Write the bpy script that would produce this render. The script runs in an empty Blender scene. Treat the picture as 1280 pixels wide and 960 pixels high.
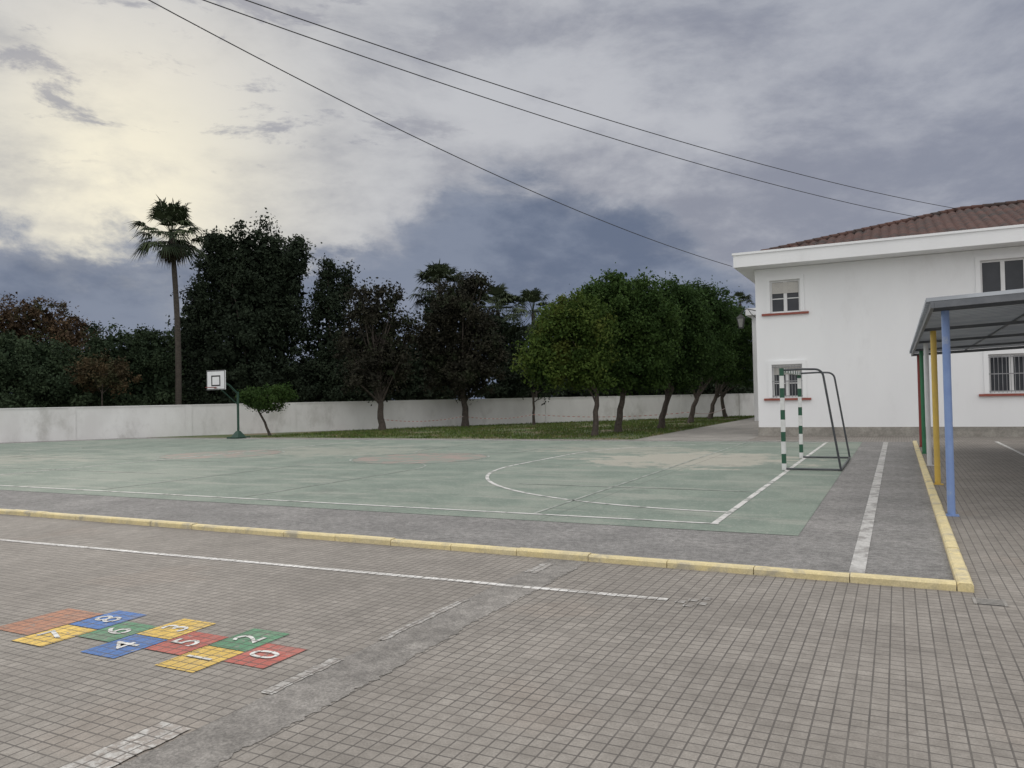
import bpy, math, random
import numpy as np
from mathutils import Vector, Matrix
random.seed(5); RNG = np.random.default_rng(7)
S = bpy.context.scene; COL = S.collection
# ------------------------------------------------------------------ camera geometry
F = 962.0; TH = math.radians(26.565); PI = math.pi
PITCH = math.atan(18.9/F); ROLL = math.atan(0.0205)
fh = Vector((-math.sin(TH), math.cos(TH), 0)); rh = Vector((math.cos(TH), math.sin(TH), 0)); Z = Vector((0,0,1))
fwd = fh*math.cos(PITCH)+Z*math.sin(PITCH); up0 = -fh*math.sin(PITCH)+Z*math.cos(PITCH)
right = rh*math.cos(ROLL)-up0*math.sin(ROLL); up = up0*math.cos(ROLL)+rh*math.sin(ROLL)
CAM = Vector((0,0,1.55))
def ray(px,py): return fwd*F+right*(px-640)+up*(480-py)
def G(px,py,z=0.0):
    d = ray(px,py); return CAM+d*((z-CAM.z)/d.z)
def P(px,py,d):
    r = ray(px,py); return CAM+r*(d/r.dot(fh))
def depth(p): return (Vector(p)-CAM).dot(fh)
cam = bpy.data.objects.new('camera', bpy.data.cameras.new('camera')); COL.objects.link(cam)
M = Matrix.Identity(4)
for i in range(3):
    M[i][0]=right[i]; M[i][1]=up[i]; M[i][2]=-fwd[i]; M[i][3]=CAM[i]
cam.matrix_world = M
cam.data.sensor_width = 36; cam.data.lens = 36*F/1280; cam.data.clip_end = 3000
S.camera = cam
S.view_settings.view_transform='Standard'; S.view_settings.look='None'; S.view_settings.exposure=0
# ------------------------------------------------------------------ object helpers
def tag(o, label=None, cat=None, group=None, kind=None):
    if label: o['label']=label
    if cat: o['category']=cat
    if group: o['group']=group
    if kind: o['kind']=kind
    return o
def empty(name, loc, label, cat, group=None):
    o = bpy.data.objects.new(name, None); o.location = loc; o.empty_display_size=.2; COL.objects.link(o)
    return tag(o,label,cat,group)
def wloc(o):
    v = Vector((0,0,0))
    while o is not None: v += o.location; o = o.parent
    return v
class MB:
    def __init__(s): s.v=[]; s.f=[]; s.sm=[]
    def add(s, vs, fs, smooth=False):
        b=len(s.v); s.v += [tuple(v) for v in vs]
        for f in fs: s.f.append(tuple(b+i for i in f)); s.sm.append(smooth)
        return s
    def box(s,x0,x1,y0,y1,z0,z1):
        vs=[(x,y,z) for z in (z0,z1) for y in (y0,y1) for x in (x0,x1)]
        return s.add(vs,[(0,2,3,1),(4,5,7,6),(0,1,5,4),(1,3,7,5),(3,2,6,7),(2,0,4,6)])
    def poly(s, pts, z=None):
        vs=[(p[0],p[1],z if z is not None else p[2]) for p in pts]
        return s.add(vs,[tuple(range(len(vs)))])
    def prism(s, pts, z0, z1):
        n=len(pts); vs=[(p[0],p[1],z0) for p in pts]+[(p[0],p[1],z1) for p in pts]
        fs=[tuple(range(n-1,-1,-1)),tuple(range(n,2*n))]+[(i,(i+1)%n,n+(i+1)%n,n+i) for i in range(n)]
        return s.add(vs,fs)
    def bar(s, a, b, w, h):
        a=Vector(a); b=Vector(b); t=(b-a).normalized()
        n = Z if abs(t.z)<.95 else Vector((1,0,0))
        r = t.cross(n).normalized()*(w/2); u=r.cross(t).normalized()*(h/2)
        vs=[a-r-u,a+r-u,a+r+u,a-r+u,b-r-u,b+r-u,b+r+u,b-r+u]
        return s.add(vs,[(0,1,2,3),(7,6,5,4),(0,4,5,1),(1,5,6,2),(2,6,7,3),(3,7,4,0)])
    def tube(s, path, rad, n=8, caps=True):
        path=[Vector(p) for p in path]; m=len(path)
        if not hasattr(rad,'__len__'): rad=[rad]*m
        vs=[]; prev=None
        for i,p in enumerate(path):
            t=(path[min(i+1,m-1)]-path[max(i-1,0)])
            t = t.normalized() if t.length>1e-9 else Z
            if prev is None:
                ref = Vector((1,0,0)) if abs(t.x)<.8 else Vector((0,1,0))
                a=t.cross(ref).normalized()
            else:
                a=(prev-t*prev.dot(t)).normalized()
            prev=a; b=t.cross(a)
            for k in range(n):
                an=2*PI*k/n; vs.append(p+a*math.cos(an)*rad[i]+b*math.sin(an)*rad[i])
        fs=[(i*n+k,i*n+(k+1)%n,(i+1)*n+(k+1)%n,(i+1)*n+k) for i in range(m-1) for k in range(n)]
        s.add(vs,fs,True)
        if caps: s.add(vs[:n],[tuple(range(n-1,-1,-1))]); s.add(vs[-n:],[tuple(range(n))])
        return s
    def build(s, name, mat, parent=None, attr=None):
        me=bpy.data.meshes.new(name); off=wloc(parent) if parent else Vector((0,0,0))
        me.from_pydata([(v[0]-off.x,v[1]-off.y,v[2]-off.z) for v in s.v],[],s.f)
        me.polygons.foreach_set('use_smooth',s.sm)
        me.materials.append(mat)
        o=bpy.data.objects.new(name,me); COL.objects.link(o)
        if parent: o.parent=parent
        me.update(); return o
# ------------------------------------------------------------------ material helpers
class NT:
    def __init__(s, tree): s.t=tree; s.n=tree.nodes; s.l=tree.links
    def node(s, typ, ins=None, **props):
        nd=s.n.new(typ)
        for k,v in props.items(): setattr(nd,k,v)
        for k,v in (ins or {}).items(): s.put(nd.inputs[k],v)
        return nd
    def put(s, sock, v):
        if isinstance(v, bpy.types.NodeSocket): s.l.new(v,sock)
        elif isinstance(v, bpy.types.Node): s.l.new(v.outputs[0],sock)
        else:
            if hasattr(v,'__len__') and len(v)==3 and sock.type=='RGBA': v=(*v,1)
            sock.default_value=v
    def m(s, op, a, b=0.0, c=0.0, clamp=False):
        nd=s.n.new('ShaderNodeMath'); nd.operation=op; nd.use_clamp=clamp
        s.put(nd.inputs[0],a); s.put(nd.inputs[1],b); s.put(nd.inputs[2],c); return nd.outputs[0]
    def vm(s, op, a, b=(0,0,0)):
        nd=s.n.new('ShaderNodeVectorMath'); nd.operation=op; s.put(nd.inputs[0],a); s.put(nd.inputs[1],b)
        return nd.outputs['Value'] if op in('DOT_PRODUCT','LENGTH','DISTANCE') else nd.outputs[0]
    def mix(s, f, a, b, blend='MIX'):
        nd=s.n.new('ShaderNodeMix'); nd.data_type='RGBA'; nd.blend_type=blend
        s.put(nd.inputs[0],f); s.put(nd.inputs[6],a); s.put(nd.inputs[7],b); return nd.outputs[2]
    def smooth(s, v, a, b, lo=0.0, hi=1.0):
        nd=s.n.new('ShaderNodeMapRange'); nd.interpolation_type='SMOOTHSTEP'
        s.put(nd.inputs['Value'],v); s.put(nd.inputs['From Min'],a); s.put(nd.inputs['From Max'],b)
        s.put(nd.inputs['To Min'],lo); s.put(nd.inputs['To Max'],hi); return nd.outputs[0]
    def noise(s, vec, scale, detail=5.0, rough=.55, dist=0.0):
        nd=s.node('ShaderNodeTexNoise',{'Vector':vec,'Scale':scale,'Detail':detail,'Roughness':rough,'Distortion':dist}); return nd.outputs['Fac']
    def pos(s): return s.node('ShaderNodeNewGeometry').outputs['Position']
def newmat(name):
    m=bpy.data.materials.new(name); m.use_nodes=True; nt=NT(m.node_tree); b=nt.n['Principled BSDF']
    return m,nt,b
def nmat(name, c1, c2, scale=4.0, rough=.75, bump=0.0, bscale=None, metallic=0.0, c3=None, c3scale=.6, c3lo=.52, c3hi=.68, stretch=None, detail=5.0, speck=0.0, sscale=70.0):
    m,nt,b=newmat(name); p=nt.pos()
    if stretch: p=nt.vm('MULTIPLY',p,stretch)
    n=nt.noise(p,scale,detail,.6)
    col=nt.mix(nt.smooth(n,.32,.68),c1,c2)
    if c3: col=nt.mix(nt.smooth(nt.noise(p,c3scale,7.0,.66),c3lo,c3hi),col,c3)
    if speck:
        s1=nt.smooth(nt.noise(p,sscale,3.0,.7),.3,.7,1-speck,1+speck); s2=nt.smooth(nt.noise(p,sscale*.16,5.0,.7),.35,.65,1-speck*.7,1+speck*.7)
        col=nt.vm('SCALE',col); sc=col.node; nt.put(sc.inputs['Scale'],nt.m('MULTIPLY',s1,s2))
    nt.put(b.inputs['Base Color'],col); b.inputs['Roughness'].default_value=rough; b.inputs['Metallic'].default_value=metallic
    if bump:
        bp=nt.node('ShaderNodeBump',{'Strength':bump,'Distance':.02,'Height':nt.noise(p,bscale or scale*6,5.0,.6)})
        nt.put(b.inputs['Normal'],bp.outputs[0])
    return m
PB=(.247,.226,.202)
def paver(name, base, paint=None, wear=(.5,.62), fade=.55):
    m,nt,b=newmat(name); p=nt.pos()
    def brick(w,mort,c1,c2,cm,sm=.15):
        nd=nt.node('ShaderNodeTexBrick',{'Vector':p,'Color1':c1,'Color2':c2,'Mortar':cm,'Scale':1.0,'Mortar Size':mort,'Mortar Smooth':sm,'Brick Width':w,'Row Height':w,'Bias':0.0})
        nd.offset=0.0; nd.squash=1.0; return nd
    c=Vector(base)
    big=brick(.16,0.0,tuple(c*.93),tuple(c*1.07),tuple(c))
    small=brick(.08,.005,(.95,.95,.95),(1.04,1.04,1.04),(.42,.4,.38),.28)
    col=big.outputs[0]
    warm=nt.smooth(nt.noise(p,.7,2.0,.5),.6,.67)
    col=nt.mix(nt.m('MULTIPLY',warm,.25),col,(base[0]*1.1,base[1]*.97,base[2]*.89))
    if paint:
        w=nt.smooth(nt.noise(p,14.0,7.0,.7),wear[0],wear[1])
        w2=nt.smooth(nt.noise(p,3.0,6.0,.7),.5,.66,0,fade)
        col=nt.mix(nt.m('MAXIMUM',w,w2),paint,col)
    n1=nt.smooth(nt.noise(p,.8,7.0,.66),.35,.66); n2=nt.smooth(nt.noise(p,11.0,6.0,.7),.3,.72)
    col=nt.mix(1.0,col,nt.mix(n1,(.86,.855,.85),(1.07,1.07,1.07)),'MULTIPLY')
    col=nt.mix(1.0,col,nt.mix(n2,(.84,.83,.82),(1.12,1.12,1.12)),'MULTIPLY')
    sp=nt.smooth(nt.noise(p,90.0,2.0,.7),.3,.7)
    col=nt.mix(1.0,col,nt.mix(sp,(.86,.86,.86),(1.12,1.12,1.12)),'MULTIPLY')
    jf=nt.m('MULTIPLY',small.outputs['Fac'],nt.smooth(nt.noise(p,2.3,4.0,.6),.25,.6,.6,1.0))
    jc=(.075,.067,.06)
    col=nt.mix(1.0,col,nt.mix(small.outputs['Fac'],small.outputs[0],(1,1,1)),'MULTIPLY')
    col=nt.mix(nt.m('MULTIPLY',jf,.88),col,jc)
    nt.put(b.inputs['Base Color'],col); b.inputs['Roughness'].default_value=.8
    h=nt.m('ADD',nt.m('MULTIPLY',small.outputs['Fac'],-1.0),nt.m('MULTIPLY',n2,.25))
    nt.put(b.inputs['Normal'],nt.node('ShaderNodeBump',{'Strength':.45,'Distance':.006,'Height':h}).outputs[0])
    return m
M_paver=paver('paver_tiles',PB)
M_white_line=nmat('worn_white_paint',(.62,.61,.59),(.48,.47,.45),6,.7,c3=(.22,.23,.21),c3scale=3.2,c3lo=.51,c3hi=.6)
M_white_line_paver=paver('white_paint_on_tiles',PB,(.7,.69,.67),(.54,.62))
M_white_chips=paver('chipped_white_paint_on_tiles',(.28,.26,.24),(.43,.42,.4),(.44,.54))
M_white_faint=nmat('faint_white_paint',(.36,.375,.345),(.28,.305,.275),5,.75,c3=(.2,.225,.195),c3scale=2.2,c3lo=.45,c3hi=.56)
M_asphalt=nmat('rough_asphalt',(.18,.174,.168),(.23,.222,.214),1.6,.9,.8,60,c3=(.26,.25,.24),c3scale=.7,c3lo=.5,c3hi=.68,speck=.3,sscale=75)
M_scar=nmat('rough_concrete_strip',(.18,.168,.154),(.235,.22,.203),2,.92,.9,45,c3=(.265,.248,.229),c3scale=1.6,c3lo=.43,c3hi=.62,speck=.26,sscale=60)
def court_mat():
    m,nt,b=newmat('worn_green_court_paint'); p=nt.pos()
    n=nt.smooth(nt.noise(p,1.1,7.0,.66),.35,.65)
    col=nt.mix(n,(.143,.182,.15),(.192,.232,.192))
    streak=nt.noise(nt.vm('MULTIPLY',p,(.35,1.6,1)),1.0,8.0,.7)
    col=nt.mix(nt.smooth(streak,.51,.62,0,.6),col,(.285,.295,.255))
    big=nt.noise(p,.28,7.0,.66)
    col=nt.mix(nt.smooth(big,.51,.6,0,.45),col,(.25,.27,.23))
    fine=nt.smooth(nt.noise(p,16.0,6.0,.72),.53,.63)
    col=nt.mix(nt.m('MULTIPLY',fine,.5),col,(.31,.315,.28))
    def blob(cx,cy,rx,ry,lo,hi):
        q=nt.vm('MULTIPLY',nt.vm('SUBTRACT',p,(cx,cy,0)),(1/rx,1/ry,0))
        d=nt.vm('LENGTH',q); return nt.smooth(nt.m('ADD',nt.m('SUBTRACT',1.0,d),nt.m('MULTIPLY',nt.m('SUBTRACT',nt.noise(p,1.4,7.0,.68),.5),2.6)),lo,hi)
    a=nt.m('MAXIMUM',blob(-4.6,18.6,3.0,2.8,.1,.4),nt.m('MULTIPLY',blob(-16,19.5,6,4,.3,.7),.5))
    a=nt.m('MAXIMUM',a,nt.m('MULTIPLY',blob(-26,14,8,4,.35,.7),.5))
    a=nt.m('MAXIMUM',a,nt.m('MULTIPLY',blob(-7,21.5,3.5,2,.2,.5),.6))
    col=nt.mix(nt.m('MULTIPLY',a,.72),col,(.38,.35,.295))
    bk=nt.node('ShaderNodeTexBrick',{'Vector':p,'Scale':1.0,'Mortar Size':.014,'Mortar Smooth':.3,'Brick Width':4.1,'Row Height':3.3}); bk.offset=0.0
    col=nt.mix(nt.m('MULTIPLY',bk.outputs['Fac'],.5),col,(.09,.1,.085))
    dk=nt.smooth(nt.noise(nt.vm('MULTIPLY',p,(.6,1,1)),.8,8.0,.74),.57,.66,0,.5)
    col=nt.mix(dk,col,(.12,.138,.115))
    sp=nt.smooth(nt.noise(p,70.0,2.0,.7),.3,.7,.84,1.14)
    c2=nt.vm('SCALE',col); nt.put(c2.node.inputs['Scale'],sp)
    nt.put(b.inputs['Base Color'],c2); b.inputs['Roughness'].default_value=.78
    nt.put(b.inputs['Normal'],nt.node('ShaderNodeBump',{'Strength':.4,'Distance':.012,'Height':nt.noise(p,45.0,4.0,.7)}).outputs[0])
    return m
M_court=court_mat()
M_pink=nmat('worn_pink_paint',(.29,.228,.198),(.245,.215,.185),2,.75,c3=(.2,.225,.19),c3scale=1.6,c3lo=.45,c3hi=.54)
M_yellowkerb=nmat('yellow_kerb_paint',(.66,.55,.29),(.57,.49,.3),3,.75,.3,25,c3=(.4,.36,.27),c3scale=2.6,c3lo=.52,c3hi=.64,speck=.1)
M_wall=nmat('white_render',(.62,.61,.6),(.7,.695,.685),.8,.9,.25,14,c3=(.45,.44,.42),c3scale=.6,c3lo=.5,c3hi=.72,stretch=(1,1,.6))
M_facade=nmat('white_painted_render',(.83,.835,.84),(.8,.803,.81),.7,.85,.12,20,c3=(.75,.75,.755),c3scale=.9,c3lo=.56,c3hi=.75,stretch=(1,1,.35))
M_plinth=nmat('grey_stone_plinth',(.25,.235,.21),(.35,.33,.295),3,.9,.5,20,speck=.15)
M_rooftile=nmat('terracotta_roof_tile',(.06,.031,.025),(.095,.046,.036),2.5,.95,.3,20,c3=(.043,.031,.028),c3scale=1.3,c3lo=.46,c3hi=.6)
M_sill=nmat('red_brick_sill',(.25,.07,.052),(.31,.095,.072),6,.8)
M_framewhite=nmat('white_window_frame',(.75,.75,.75),(.7,.7,.7),3,.45)
M_shutter=nmat('roller_shutter_slats',(.58,.56,.52),(.52,.5,.47),3,.6)
def glass():
    m,nt,b=newmat('dark_window_glass'); n=nt.noise(nt.pos(),1.1,3.0)
    nt.put(b.inputs['Base Color'],nt.mix(n,(.02,.022,.026),(.07,.075,.085))); b.inputs['Roughness'].default_value=.12; b.inputs['Specular IOR Level'].default_value=.3; return m
M_glass=glass()
M_bars=nmat('grey_window_grille',(.3,.3,.31),(.24,.24,.25),5,.5)
M_steel=nmat('dark_grey_steel',(.055,.06,.066),(.085,.09,.097),6,.5,metallic=.3)
M_galv=nmat('grey_painted_steel',(.11,.12,.135),(.165,.175,.19),3,.5,metallic=.2)
M_lampglass=nmat('frosted_lamp_glass',(.2,.2,.19),(.26,.26,.25),5,.5)
def sheetmat():
    m,nt,b=newmat('weathered_roof_sheet'); p=nt.pos()
    col=nt.mix(nt.smooth(nt.noise(p,.8,6.0),.35,.65),(.2,.215,.235),(.31,.33,.355))
    nt.put(b.inputs['Base Color'],col); b.inputs['Roughness'].default_value=.55
    tr=nt.node('ShaderNodeBsdfTranslucent',{'Color':(.46,.5,.55)})
    mx=nt.node('ShaderNodeMixShader',{0:.08,1:b.outputs[0],2:tr.outputs[0]})
    nt.l.new(mx.outputs[0],nt.n['Material Output'].inputs[0]); return m
M_sheet=sheetmat()
M_blue=nmat('blue_gloss_paint',(.19,.28,.53),(.22,.32,.56),5,.5,c3=(.34,.39,.5),c3scale=4,c3lo=.58,c3hi=.7)
M_yellow=nmat('yellow_gloss_paint',(.62,.42,.08),(.56,.39,.09),5,.5)
M_whitep=nmat('white_gloss_paint',(.62,.62,.62),(.56,.56,.56),5,.45)
M_green=nmat('green_gloss_paint',(.03,.16,.075),(.035,.2,.09),5,.5)
M_red=nmat('red_gloss_paint',(.26,.05,.04),(.22,.045,.04),5,.5)
M_polegreen=nmat('dark_green_pole_paint',(.012,.045,.03),(.018,.062,.04),4,.5)
M_black=nmat('black_paint',(.02,.02,.02),(.03,.03,.03),5,.6)
M_bboard=nmat('white_backboard',(.75,.75,.76),(.68,.68,.7),2,.5)
M_cable=nmat('black_cable',(.02,.02,.023),(.03,.03,.033),5,.6)
M_bark=nmat('tree_bark',(.045,.036,.03),(.085,.07,.058),9,.95,.6,30)
M_palmbark=nmat('palm_bark',(.04,.034,.028),(.075,.064,.052),7,.95,.6,30,stretch=(1,1,3))
M_path=nmat('pale_path_concrete',(.22,.208,.192),(.29,.273,.25),1,.9,.3,30,speck=.15)
M_dirt=nmat('earth',(.1,.085,.06),(.15,.125,.09),.6,.95)
M_lawn=nmat('lawn_soil',(.05,.075,.024),(.085,.105,.035),.8,.95,.5,30,c3=(.15,.12,.075),c3scale=.45,c3lo=.5,c3hi=.6)
def banded(name, axis, period, off=0.0):
    m,nt,b=newmat(name); sp=nt.node('ShaderNodeSeparateXYZ',{0:nt.pos()})
    v=nt.m('FRACT',nt.m('DIVIDE',nt.m('ADD',sp.outputs[axis],off),period))
    f=nt.m('GREATER_THAN',v,.56)
    w=nt.smooth(nt.noise(nt.pos(),9.0,6.0),.3,.7)
    nt.put(b.inputs['Base Color'],nt.mix(f,nt.mix(w,(.74,.74,.73),(.62,.62,.61)),nt.mix(w,(.014,.07,.04),(.02,.095,.052)))); b.inputs['Roughness'].default_value=.5
    return m
def leafmat(name, dark, light, accent=None, trans=0.0):
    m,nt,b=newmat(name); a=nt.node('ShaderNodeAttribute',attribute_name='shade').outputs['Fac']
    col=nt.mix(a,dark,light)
    if accent: col=nt.mix(nt.smooth(nt.noise(nt.pos(),.9,3.0),.52,.62,0,.7),col,accent)
    nt.put(b.inputs['Base Color'],col); b.inputs['Roughness'].default_value=.8
    b.inputs['Specular IOR Level'].default_value=.12
    if trans:
        tr=nt.node('ShaderNodeBsdfTranslucent',{'Color':col})
        mx=nt.node('ShaderNodeMixShader',{0:trans,1:b.outputs[0],2:tr.outputs[0]})
        nt.l.new(mx.outputs[0],nt.n['Material Output'].inputs[0])
    return m
L_dark=leafmat('dark_evergreen_leaves',(.013,.020,.012),(.027,.039,.022))
L_mid=leafmat('green_leaves',(.022,.046,.012),(.055,.095,.023),None,.2)
L_yel=leafmat('yellow_green_leaves',(.028,.055,.012),(.078,.115,.023),(.1,.115,.025),.2)
L_rowdark=leafmat('deep_green_leaves',(.019,.04,.012),(.046,.084,.022),None,.15)
L_brown=leafmat('dark_brown_green_leaves',(.015,.015,.011),(.034,.032,.021),(.023,.033,.015))
L_rust=leafmat('rusty_autumn_leaves',(.042,.029,.019),(.105,.068,.038),(.045,.052,.022))
L_copper=leafmat('copper_leaves',(.03,.024,.013),(.075,.052,.026),(.03,.04,.018))
L_olive=leafmat('grey_green_leaves',(.017,.029,.015),(.042,.062,.031))
L_palm=leafmat('palm_fronds',(.018,.028,.015),(.052,.068,.034))
L_dead=leafmat('dead_palm_fronds',(.024,.023,.015),(.055,.046,.03))
# ------------------------------------------------------------------ wall line
W0=G(0,553.5); W1=G(945,519.5); WD=(W1-W0); WL=WD.length; WD.normalize(); WN=Vector((WD.y,-WD.x,0))   # towards the court
def wp(s, off=0.0): v=W0+WD*s+WN*off; return (v.x,v.y)
# ------------------------------------------------------------------ ground
def sheet(name, pts, z, mat, label, cat, parent=None, kind='structure'):
    o=MB().poly(pts,z).build(name,mat,parent)
    if parent is None: tag(o,label,cat,None,kind)
    return o
sheet('ground',[(-900,-900),(900,-900),(900,900),(-900,900)],-.02,M_dirt,'bare earth ground around the school yard','ground')
sheet('paved_yard',[(-45,-8),(34,-8),(34,29.6),(-12,29.6),(-45,29.6)],0,M_paver,'brownish square tile paving in the foreground of the yard','paving')
sheet('asphalt_apron',[(.38,6.95),(.38,26.3),wp((26.3-W0.y)/WD.y,-.1),wp(-14,-.1),(-45,6.95)],.004,M_asphalt,'grey rough asphalt strip around the green court','asphalt')
court=sheet('sports_court',[(-1,8.85),(-1,26.0),wp((26.0-W0.y)/WD.y,1.3),wp(-8,1.3),(-42,8.85)],.008,M_court,'worn green painted sports court with white lines','court')
sheet('lawn',[(-8.5,26.32),(-8.5,60),wp(WL+6,0),wp((26.32-W0.y)/WD.y,0)],.006,M_lawn,'strip of grass between court and white boundary wall','lawn')
sheet('path',[(-8.5,26.32),(-4.55,26.32),(-4.55,75),(-8.5,75)],.004,M_path,'grey path running beside the white school building','path')
# grass blades
n=60000; gx=RNG.uniform(-27,-8.5,n); gy=RNG.uniform(26.4,56,n)
ok=((gx-W0.x)*WN.x+(gy-W0.y)*WN.y)>.12
dens=np.sin(gx*1.3+2*np.sin(gy*.6))+np.sin(gy*.9+1.7*np.sin(gx*.8))+RNG.normal(0,.7,n)
ok&=dens>-.9
gx=gx[ok]; gy=gy[ok]; n=len(gx)
h=RNG.uniform(.04,.13,n); a=RNG.uniform(0,2*PI,n); w=.018
V=np.empty((n,3,3)); V[:,0]=np.stack([gx-np.cos(a)*w,gy-np.sin(a)*w,np.full(n,.006)],1); V[:,1]=np.stack([gx+np.cos(a)*w,gy+np.sin(a)*w,np.full(n,.006)],1)
V[:,2]=np.stack([gx+RNG.normal(0,.04,n),gy+RNG.normal(0,.04,n),h],1)
me=bpy.data.meshes.new('grass'); me.from_pydata(V.reshape(-1,3).tolist(),[],np.arange(3*n).reshape(-1,3).tolist())
me.attributes.new('shade','FLOAT','POINT').data.foreach_set('value',np.repeat(RNG.uniform(0,1,n),3))
L_grass=leafmat('grass_blades',(.045,.075,.018),(.11,.15,.04),(.15,.13,.06)); me.materials.append(L_grass)
o=bpy.data.objects.new('grass',me); COL.objects.link(o); tag(o,'short patchy grass growing under the trees by the wall','grass',None,'stuff')
# court markings
def line(a,b,w,z,mat,parent,name='court_line'):
    a=Vector((*a,0)); b=Vector((*b,0)); t=(b-a).normalized(); r=Vector((-t.y,t.x,0))*(w/2)
    return MB().poly([a-r,b-r,b+r,a+r],z).build(name,mat,parent)
def arc(c,r,a0,a1,w,z,mat,parent,name='court_line',n=48):
    mb=MB()
    vs=[]
    for i in range(n+1):
        an=a0+(a1-a0)*i/n
        for rr in (r-w/2,r+w/2): vs.append((c[0]+rr*math.cos(an),c[1]+rr*math.sin(an),z))
    mb.add(vs,[(2*i,2*i+1,2*i+3,2*i+2) for i in range(n)]); return mb.build(name,mat,parent)
zl=.013
line((-40,9.34),(-1.95,9.34),.07,zl,M_white_line,court)
line((-29,25.75),(-1.95,25.75),.06,zl,M_white_line,court)
line((-2.0,9.38),(-2.0,25.71),.08,zl,M_white_line,court)
arc((-2.04,16.3),6.0,PI,1.5*PI,.07,zl,M_white_line,court)
arc((-2.04,19.4),6.0,PI*.5,PI,.07,zl,M_white_line,court)
line((-8.04,16.3),(-8.04,19.4),.07,zl,M_white_line,court)
for cx,r in ((-11.6,1.8),(-19.0,1.8)):
    MB().poly([(cx+r*math.cos(2*PI*i/48),17.55+r*math.sin(2*PI*i/48)) for i in range(48)],.0105).build('painted_circle',M_pink,court)
    arc((cx,17.55),r+.06,0,2*PI,.05,zl,M_white_faint,court,n=64)
for cx in (-11.6,-27.2):
    line((cx-1.8,9.5),(cx-1.8,14.5),.05,zl,M_white_faint,court); line((cx+1.8,9.5),(cx+1.8,14.5),.05,zl,M_white_faint,court)
    line((cx-1.8,20.6),(cx-1.8,25.7),.05,zl,M_white_faint,court); line((cx+1.8,20.6),(cx+1.8,25.7),.05,zl,M_white_faint,court)
    arc((cx,14.5),1.8,0,PI,.05,zl,M_white_faint,court); arc((cx,20.6),1.8,PI,2*PI,.05,zl,M_white_faint,court)
line((-19,9.4),(-19,25.7),.06,zl,M_white_line,court)
line((-26,15.2),(-16,15.2),.05,zl,M_white_faint,court)
line((-4.4,9.4),(-4.4,25.6),.05,zl,M_white_faint,court)
line((-6.2,12.6),(-2.1,12.6),.05,zl,M_white_faint,court)
line((-36,12.2),(-15,12.2),.05,zl,M_white_faint,court)
line((-16,21.4),(-5,21.4),.05,zl,M_white_faint,court)
line((-34,17.5),(-24,17.5),.05,zl,M_white_faint,court)
tag(line((-.35,7.15),(-.35,26.1),.125,.0085,nmat('worn_lane_paint',(.48,.47,.455),(.39,.38,.365),7,.75,c3=(.26,.25,.238),c3scale=4.5,c3lo=.49,c3hi=.58,speck=.15),None,'lane_line'),'long straight white line on asphalt right of the court','painted line',None,'structure')
tag(MB().poly([(-14,5.28),(-1.6,5.74),(-1.6,5.81),(-14,5.36)],.004).build('yard_line',M_white_line_paver),'thin white line painted across the tile paving','painted line',None,'structure')
mk=MB()
for i,(x,y) in enumerate([(-1.5,5.75),(-1.42,5.83),(-1.34,5.75),(-1.34,5.91),(-1.42,5.67)]): mk.poly([(x-.036,y-.036),(x+.036,y-.036),(x+.036,y+.036),(x-.036,y+.036)],.0045)
tag(mk.build('paint_mark',M_white_chips),'small white checker paint mark at the end of the white line','paint mark',None,'structure')
a=G(1243,552); b=G(1300,580)
tag(MB().poly([a,b,b+Vector((.09,0,0)),a+Vector((.09,0,0))],.004).build('side_line',M_white_line_paver),'white line on paving under the canopy by the building','painted line',None,'structure')
# worn concrete strip with white paint remains
ys=np.linspace(.5,6.82,220)
rg=random.Random(3)
L=[(-3.04+rg.uniform(-.008,.008)+.006*math.sin(y*5),y) for y in ys]; R=[(-2.66+rg.uniform(-.018,.018)+.015*math.sin(y*2.3)+.01*math.sin(y*9),y) for y in ys]
mb=MB(); mb.add([(p[0],p[1],.003) for p in L]+[(p[0],p[1],.003) for p in R],[(i,220+i,221+i,i+1) for i in range(219)])
tag(mb.build('concrete_strip',M_scar),'rough grey concrete strip filled across the tile paving','concrete strip',None,'structure')
mb=MB()
for y0,y1,x0,x1 in ((1.9,2.62,-3.26,-3.06),(3.1,3.7,-3.1,-3.02),(4.1,5.2,-3.07,-3.01),(6.2,6.6,-3.02,-2.9)):
    nn=20; l=[(x0+rg.uniform(-.01,.01),y0+(y1-y0)*i/nn) for i in range(nn+1)]; r=[(x1+rg.uniform(-.01,.01),y0+(y1-y0)*i/nn) for i in range(nn+1)]
    mb.add([(p[0],p[1],.0065) for p in l+r],[(i,nn+1+i,nn+2+i,i+1) for i in range(nn)])
tag(mb.build('paint_remains',M_white_chips),'chipped white paint patches along the rough concrete strip','paint',None,'structure')
# kerb
def kerb_run(mb,a,b,w,h,n):
    a=Vector((*a,0)); b=Vector((*b,0)); t=(b-a).normalized(); r=Vector((-t.y,t.x,0))
    Ln=(b-a).length/n
    for i in range(n):
        p0=a+t*(Ln*i+.004); p1=a+t*(Ln*(i+1)-.004); j=rg.uniform(-.005,.005); c=.015
        prof=[(-w/2,0),(w/2,0),(w/2,h-c+j),(w/2-c,h+j),(-w/2+c,h+j),(-w/2,h-c+j)]
        vs=[p0+r*q+Z*s for q,s in prof]+[p1+r*q+Z*s for q,s in prof]
        mb.add(vs,[(5,4,3,2,1,0),(6,7,8,9,10,11)]+[(k,(k+1)%6,6+(k+1)%6,6+k) for k in range(6)])
mb=MB(); kerb_run(mb,(-42,6.9),(.37,6.9),.11,.062,56); kerb_run(mb,(.43,6.845),(.43,26.0),.11,.062,25)
tag(mb.build('kerb',M_yellowkerb),'raised yellow painted kerb bordering the court and asphalt','kerb',None,'structure')
mb=MB(); kerb_run(mb,(-27,26.25),(-1,26.25),.1,.03,26)
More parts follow.
